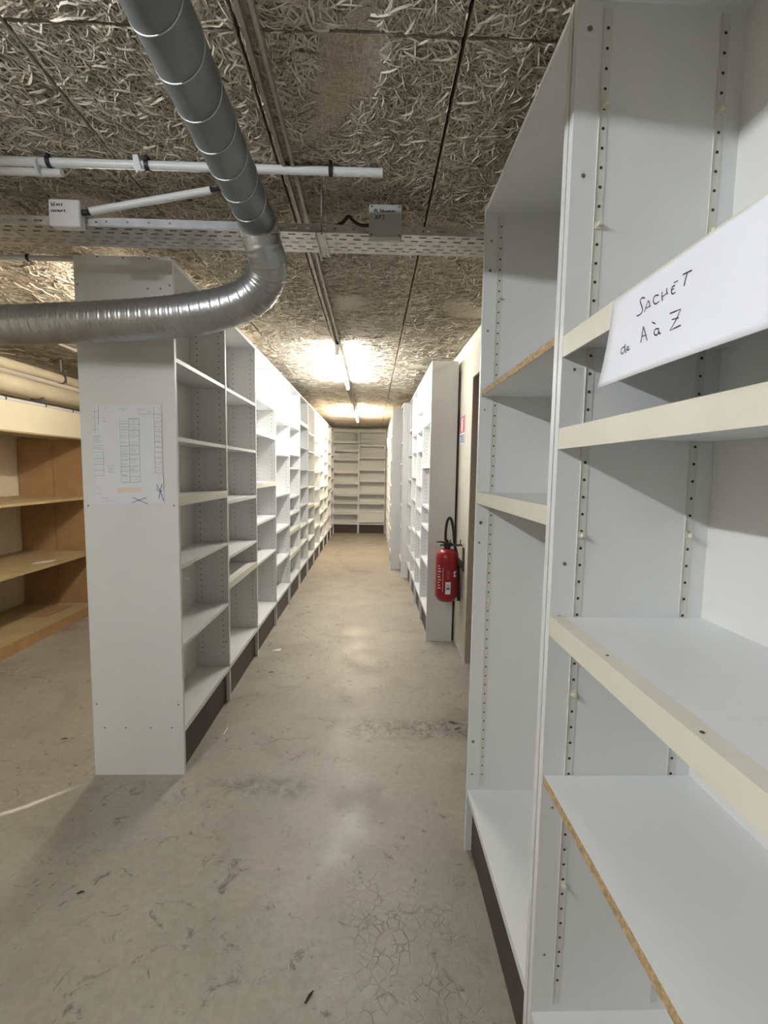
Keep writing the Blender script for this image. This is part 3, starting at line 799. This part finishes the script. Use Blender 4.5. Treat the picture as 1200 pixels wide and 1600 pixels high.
rr = [0.0610 + 0.011 * min(1, max(0, (s - 0.06) / 0.45)) + 0.0022 * (1 if (s % 0.040) < 0.007 else (-0.2 if (s % 0.040) < 0.0125 else 0.3)) - (0.002 if s < 0.05 else 0) for s in s2]
MB().tube(fc, rr, 36).build('flexible_duct', 'flex', dc)
MB().tube(fc[1:15], [0.0634] * 14, 36).build('tape_band', 'tape', dc)

# ------------------------------------------------------------------ fire extinguisher
EX, EY = 0.580, 3.46
fe = thing('fire_extinguisher', 'red fire extinguisher with black hose hung on the cream wall', 'fire extinguisher', (EX, EY, 0.414))
MB().lathe(EX, EY, [(0.0, 0.425), (0.040, 0.423), (0.060, 0.414), (0.066, 0.418), (0.086, 0.452), (0.0865, 0.46), (0.0865, 0.745), (0.083, 0.768), (0.072, 0.792), (0.055, 0.808), (0.03, 0.816), (0.0, 0.818)], 36).build('cylinder', 'red', fe)
vb = MB(); vb.tube([(EX, EY, 0.81), (EX, EY, 0.835)], 0.024, 16); vb.box(EX - 0.03, EX + 0.035, EY - 0.018, EY + 0.018, 0.833, 0.862)
vb.tube([(EX - 0.005, EY, 0.86), (EX - 0.005, EY, 0.885)], 0.012, 10)
vb.build('valve', 'black', fe, bevel=0.003)
hd = MB(); hd.tube([(EX - 0.02, EY, 0.862), (EX - 0.055, EY - 0.005, 0.868), (EX - 0.085, EY - 0.01, 0.866)], [0.008, 0.006, 0.004], 8)
hd.tube([(EX - 0.02, EY, 0.838), (EX - 0.05, EY - 0.004, 0.846), (EX - 0.055, EY - 0.004, 0.832)], [0.006, 0.005, 0.004], 8)
hd.build('lever', 'black', fe)
MB().tube([(EX + 0.005, EY - 0.02, 0.862), (EX + 0.022, EY - 0.028, 0.885)], 0.007, 10).build('pressure_gauge', 'screw', fe)
hp = chaikin([(EX - 0.015, EY, 0.875), (EX - 0.017, EY - 0.002, 0.95), (EX - 0.008, EY - 0.006, 1.03), (EX + 0.010, EY - 0.008, 1.06), (EX + 0.030, EY - 0.008, 1.03), (EX + 0.046, EY - 0.004, 0.93), (EX + 0.052, EY, 0.85), (EX + 0.085, EY, 0.74), (EX + 0.094, EY, 0.60), (EX + 0.096, EY, 0.46)], 3)
MB().tube(hp, 0.0105, 12).build('hose', 'black', fe)
MB().tube([(EX + 0.096, EY, 0.52), (EX + 0.097, EY, 0.41)], [0.0115, 0.0135], 12).build('hose_nozzle', 'black', fe)
bk = MB(); bk.box(XR - 0.006, XR + 0.001, EY - 0.11, EY - 0.055, 0.66, 0.835); bk.box(EX + 0.02, XR, EY - 0.012, EY + 0.012, 0.836, 0.85)
bk.add([(XR - 0.002, EY - 0.075, 0.66), (XR - 0.002, EY - 0.10, 0.72), (XR - 0.035, EY - 0.06, 0.70), (XR - 0.035, EY - 0.05, 0.76)], [(0, 1, 2), (1, 3, 2)])
bk.tube([(XR - 0.015, EY, 0.838), (XR - 0.012, EY, 0.885)], 0.004, 8)
bk.build('wall_bracket', 'dkgrey', fe)
# label and printed marks wrapped on the cylinder
def wrap(a0, a1, z0, z1, ma, nm, n=6, rad=0.0872):
    mb = MB(); vs, fs = [], []
    for k in range(n + 1):
        a = math.radians(a0 + (a1 - a0) * k / n)
        vs += [(EX + rad * math.sin(a), EY - rad * math.cos(a), z0), (EX + rad * math.sin(a), EY - rad * math.cos(a), z1)]
    for k in range(n): fs.append((2 * k, 2 * k + 2, 2 * k + 3, 2 * k + 1))
    return mb.add(vs, fs, True).build(nm, ma, fe)
wrap(-14, 12, 0.482, 0.575, 'paper', 'label')
wrap(-10, 8, 0.515, 0.535, 'navy', 'label_print', rad=0.0875)
wrap(-10, 8, 0.545, 0.552, 'ink_soft', 'label_print', rad=0.0875)
wrap(28, 44, 0.61, 0.655, 'paper', 'sticker')
wrap(38, 48, 0.625, 0.642, 'ink', 'label_print', rad=0.0875)
wrap(-29, -27, 0.50, 0.68, 'paper', 'printed_line')
for k in range(9):
    wrap(-58 + 3 * (k % 2), -38 - 4 * (k % 3), 0.52 + 0.021 * k, 0.527 + 0.021 * k, 'paper', 'printed_mark')
for k in range(5):
    wrap(-10 + 2 * (k % 2), 8 - 3 * (k % 3), 0.60 + 0.014 * k, 0.604 + 0.014 * k, 'redsign', 'printed_mark')

# extinguisher sign on the wall
sg = thing('safety_sign', 'small red and white extinguisher sign stuck on the cream wall', 'sign', (XR, 3.57, 1.62))
box('sign_plate', 'paper', sg, XR - 0.003, XR, 3.475, 3.675, 1.615, 1.835)
sp = MB(); sp.box(XR - 0.0036, XR - 0.003, 3.485, 3.665, 1.70, 1.828); sp.build('sign_red_field', 'redsign', sg)
px = MB(); px.box(XR - 0.0042, XR - 0.0036, 3.555, 3.60, 1.71, 1.80); px.box(XR - 0.0042, XR - 0.0036, 3.545, 3.61, 1.803, 1.812); px.box(XR - 0.0042, XR - 0.0036, 3.612, 3.622, 1.72, 1.805)
px.build('sign_pictogram', 'paper', sg)
nb = MB()
for k in range(4):
    nb.box(XR - 0.0036, XR - 0.003, 3.49 + 0.01 * (k % 2), 3.66 - 0.02 * (k % 3), 1.625 + 0.016 * k, 1.636 + 0.016 * k)
nb.build('sign_print', 'navy', sg)

# ------------------------------------------------------------------ posted floor plan
pn = thing('floor_plan', 'large printed floor plan taped to the white end panel, two blue crosses', 'notice', (-1.045, LY, 1.23))
NY = LY - 0.0016
pc = [at(a, b_, 'Y', NY) for a, b_ in ((145, 633), (252, 632), (257, 786), (150, 790))]
MB().add([pc[0], pc[3], pc[2], pc[1]], [(0, 1, 2, 3)]).build('paper_sheet', 'paper', pn, solid=0.0008)
def npt(zx, zy):
    p = at(130 + zx / 8.571, 620 + zy / 8.571, 'Y', NY - 0.0008)
    return (p[0], NY - 0.0009, p[2])
ln = MB()
def seg(*pts, wd=0.0011): ln.ribbon([npt(*q) for q in pts], (0, -1, 0), wd)
seg((610, 290), (630, 1140), wd=0.0014); seg((745, 290), (765, 1145), wd=0.0014); seg((490, 295), (515, 1140), wd=0.0008)
seg((608, 292), (750, 292), wd=0.002); seg((520, 1145), (765, 1145), wd=0.0014)
for zy in (370, 450, 525, 650, 770, 830, 925, 985, 1068): seg((612, zy), (752, zy))
for zy in (360, 440, 520, 660, 760, 840, 940, 1000): seg((492, zy), (616, zy))
seg((200, 110), (205, 370), wd=0.0016); seg((150, 170), (160, 480)); seg((120, 195), (200, 195)); seg((130, 280), (200, 280)); seg((130, 440), (215, 440))
seg((270, 745), (280, 1055), wd=0.0013)
for zy in (745, 825, 905, 985, 1058): seg((140, zy), (278, zy))
seg((750, 150), (750, 232), (945, 232), wd=0.0012); seg((945, 130), (952, 330), (965, 1020), wd=0.0013); seg((1050, 240), (1062, 1020)); seg((945, 236), (1050, 236))
for k in range(11): seg((950 + k * 1.5, 330 + k * 69), (1052 + k, 330 + k * 69))
seg((1072, 1020), (1078, 1240), wd=0.0016); seg((170, 1190), (255, 1250), wd=0.0007)
ln.build('printed_lines', 'ink_soft', pn)
tx = MB(); rt = random.Random(3)
def scr(x, y, l, h=14):
    pts, xx = [], x
    while xx < x + l:
        pts.append(npt(xx, y + rt.uniform(-h, h) / 2)); xx += rt.uniform(5, 9)
    if len(pts) > 1: tx.ribbon(pts, (0, -1, 0), 0.0009)
for y in (325, 405, 475, 550, 610, 665, 700, 730, 775, 800, 850, 890, 905, 935, 970): scr(505, y, 90)
for y in (315, 345, 405, 435, 470, 490, 545, 610, 640, 670, 700, 720, 745, 785, 850, 880, 950, 975, 1010, 1105): scr(640, y, rt.choice((55, 75, 95)))
for k in range(10): scr(970 + k * 2, 280 + k * 78, 60)
for y in (525, 540, 555, 575, 605, 650, 680, 705): scr(135, y, rt.choice((80, 110, 140)))
for x, y, l in ((480, 160, 130), (510, 185, 60), (290, 150, 50), (245, 290, 70), (250, 330, 50), (760, 165, 70), (860, 150, 70), (860, 185, 50), (860, 212, 50), (165, 788, 80), (165, 862, 75),
                (310, 925, 130), (330, 955, 80), (330, 980, 80), (330, 1005, 90), (180, 1300, 95), (255, 1355, 90), (255, 1395, 180), (1015, 155, 25), (825, 1380, 30)): scr(x, y, l)
tx.build('small_print', 'ink_soft', pn)
bt = MB(); scr2 = tx; tx = bt
for y in (1050, 1060): scr(520, y, 75, 20)
bt.build('handwriting', 'ink', pn)
ob = MB(); q = [npt(*a) for a in ((450, 1222), (780, 1215), (765, 1270), (455, 1278))]
ob.add(q, [(0, 3, 2, 1)]).build('highlighted_caption', 'orange', pn)
xb = MB()
for pts in (((668, 1348), (745, 1385), (870, 1435)), ((655, 1420), (745, 1385), (848, 1350)), ((980, 1170), (1030, 1255), (1082, 1400)), ((1055, 1172), (1032, 1260), (1012, 1365)), ((985, 1215), (1000, 1260), (1062, 1262))):
    xb.ribbon([(a[0], a[1] - 0.0004, a[2]) for a in (npt(*p_) for p_ in pts)], (0, -1, 0), 0.0026)
xb.build('blue_cross', 'ink_blue', pn)

# ------------------------------------------------------------------ handwritten sign on the near unit
ps = thing('paper_sign', 'white paper strip handwritten SACHET de A à Z on a shelf edge', 'sign', (NX - 0.003, 0.56, 1.53))
def curl(y, z):                       # the strip bulges slightly off the shelf edge towards its foot
    k = max(0.0, (1.650 - z) / 0.12)
    return NX - 0.003 - 0.010 * k * k - 0.003 * math.sin((y - 0.41) * 9) * k
# corners (Y, z) of the strip
c_tl, c_bl, c_tr, c_br = (0.7085, 1.6565), (0.722, 1.5325), (0.412, 1.6575), (0.410, 1.531)
G, vs, fs = 14, [], []
for i in range(G + 1):
    for j in range(G + 1):
        u_, v_ = i / G, j / G
        y = (1 - v_) * ((1 - u_) * c_tl[0] + u_ * c_tr[0]) + v_ * ((1 - u_) * c_bl[0] + u_ * c_br[0])
        z = (1 - v_) * ((1 - u_) * c_tl[1] + u_ * c_tr[1]) + v_ * ((1 - u_) * c_bl[1] + u_ * c_br[1])
        vs.append((curl(y, z), y, z))
for i in range(G):
    for j in range(G):
        a = i * (G + 1) + j
        fs.append((a, a + 1, a + G + 2, a + G + 1))
MB().add(vs, fs, True).build('paper_sheet', 'paper', ps, solid=0.0004)
def spt(zx, zy):
    xp = NX - 0.005
    for _ in range(4):
        p = at(940 + zx / 4.615, 340 + zy / 4.615, 'X', xp)
        xp = curl(p[1], p[2]) - 0.0005
    return (xp, p[1], p[2])
hw = MB()
for st, wd in [([(312, 580), (290, 576), (275, 600), (290, 640), (297, 670), (280, 700), (252, 710)], 0.0013),
           ([(308, 682), (330, 610), (340, 596), (350, 645)], 0.0011), ([(316, 655), (346, 640)], 0.0009),
           ([(412, 560), (385, 560), (370, 590), (378, 622), (395, 622), (414, 603)], 0.0012),
           ([(436, 535), (434, 565), (438, 600)], 0.0012), ([(437, 572), (470, 545)], 0.0009), ([(470, 508), (468, 530), (475, 552)], 0.0012),
           ([(528, 488), (505, 500), (502, 545), (515, 552), (532, 538)], 0.0012), ([(504, 522), (522, 512)], 0.0009), ([(520, 470), (552, 455)], 0.0009),
           ([(585, 412), (620, 394), (652, 380)], 0.0013), ([(617, 400), (606, 440), (594, 492)], 0.0012),
           ([(168, 930), (145, 940), (137, 975), (150, 986), (166, 960), (172, 895), (168, 970), (178, 972)], 0.0012),
           ([(178, 955), (198, 940), (192, 925), (178, 945), (184, 962), (204, 948)], 0.0011),
           ([(282, 902), (294, 830), (301, 785)], 0.0014), ([(301, 785), (314, 830), (328, 886)], 0.0012), ([(288, 858), (324, 846)], 0.0010),
           ([(414, 803), (388, 800), (375, 830), (388, 852), (406, 842), (413, 806), (412, 835), (426, 836)], 0.0013), ([(364, 754), (388, 766)], 0.0012),
           ([(492, 692), (530, 677), (570, 660), (535, 740), (492, 815), (530, 795), (571, 776)], 0.0013), ([(506, 736), (556, 722)], 0.0011)]:
    zz = chaikin(st, 2) if len(st) > 2 and st[0] != (492, 692) else st
    hw.ribbon([spt(*q_) for q_ in zz], (-1, 0, 0), wd * 1.4)
hw.build('handwriting', 'ink', ps)

# little sheet sticking out in the far bays
fp = MB().add([(0.299, 8.05, 1.95), (0.24, 8.04, 1.96), (0.255, 8.06, 1.80), (0.30, 8.06, 1.79)], [(0, 1, 2, 3)]).build('paper_flag', 'paper', None, solid=0.001)
tag(fp, 'white paper flag sticking out from the warm-lit far bays', 'paper')

# ------------------------------------------------------------------ bits on the floor
p = at(432, 1016, 'Z', 0)
b = MB().add([(p[0] - 0.035, p[1] - 0.012, 0.001), (p[0] + 0.03, p[1] - 0.012, 0.001), (p[0] + 0.035, p[1] + 0.02, 0.008), (p[0], p[1] + 0.012, 0.004)], [(0, 1, 2), (0, 2, 3)]).build('paper_scrap', 'paper', None, solid=0.0008)
tag(b, 'white torn paper scrap on the corridor floor beside the long shelving row', 'paper')
p = at(352, 1143, 'Z', 0)
b = MB().tube([(p[0], p[1] - 0.03, 0.003), (p[0] + 0.004, p[1] + 0.03, 0.003)], 0.003, 6).build('wood_splinter', 'cream', None)
tag(b, 'thin pale splinter on the floor before the dark plinth', 'debris')
mk = MB()
for st in (([(270, 1240), (278, 1244), (288, 1241), (287, 1251), (279, 1252), (270, 1254), (275, 1248), (270, 1240)],), ([(272, 1252), (288, 1243)],), ([(274, 1243), (284, 1251)],)):
    mk.ribbon([(lambda a: (a[0], a[1], 0.0012))(at(x, y, 'Z', 0)) for x, y in chaikin(st[0], 1)], (0, 0, 1), 0.0028)
tag(mk.build('pen_mark', 'ink_soft', None), 'scribbled dark marker doodle on the floor near the end panel', 'mark')
for px, py, l, an, lb in [(483, 1559, 0.034, 1.0, 'dark sliver on the floor in front of the deep unit by the doorway'),
        (101, 1155, 0.03, 0.2, 'dark fleck on the floor of the left aisle beside the end panel'), (708, 1130, 0.05, -0.5, 'curled dark shred on the floor before the doorway'),
        (716, 1139, 0.045, 0.4, 'straight dark shred on the floor beside the deep unit with the raw shelf'), (126, 1396, 0.022, 0.3, 'tiny dark crumb on the open floor in front of the floor-plan panel'),
        (424, 1051, 0.04, 0.1, 'dark thread on the floor beside the second white bay')]:
    p = at(px, py, 'Z', 0)
    b = MB().tube([(p[0] - math.cos(an) * l / 2, p[1] - math.sin(an) * l / 2, 0.003), (p[0], p[1] + 0.003, 0.0045), (p[0] + math.cos(an) * l / 2, p[1] + math.sin(an) * l / 2, 0.003)], [0.002, 0.003, 0.0015], 6).build('dirt_fleck', 'debris', None)
    tag(b, lb, 'debris', 'dirt flecks on the floor')
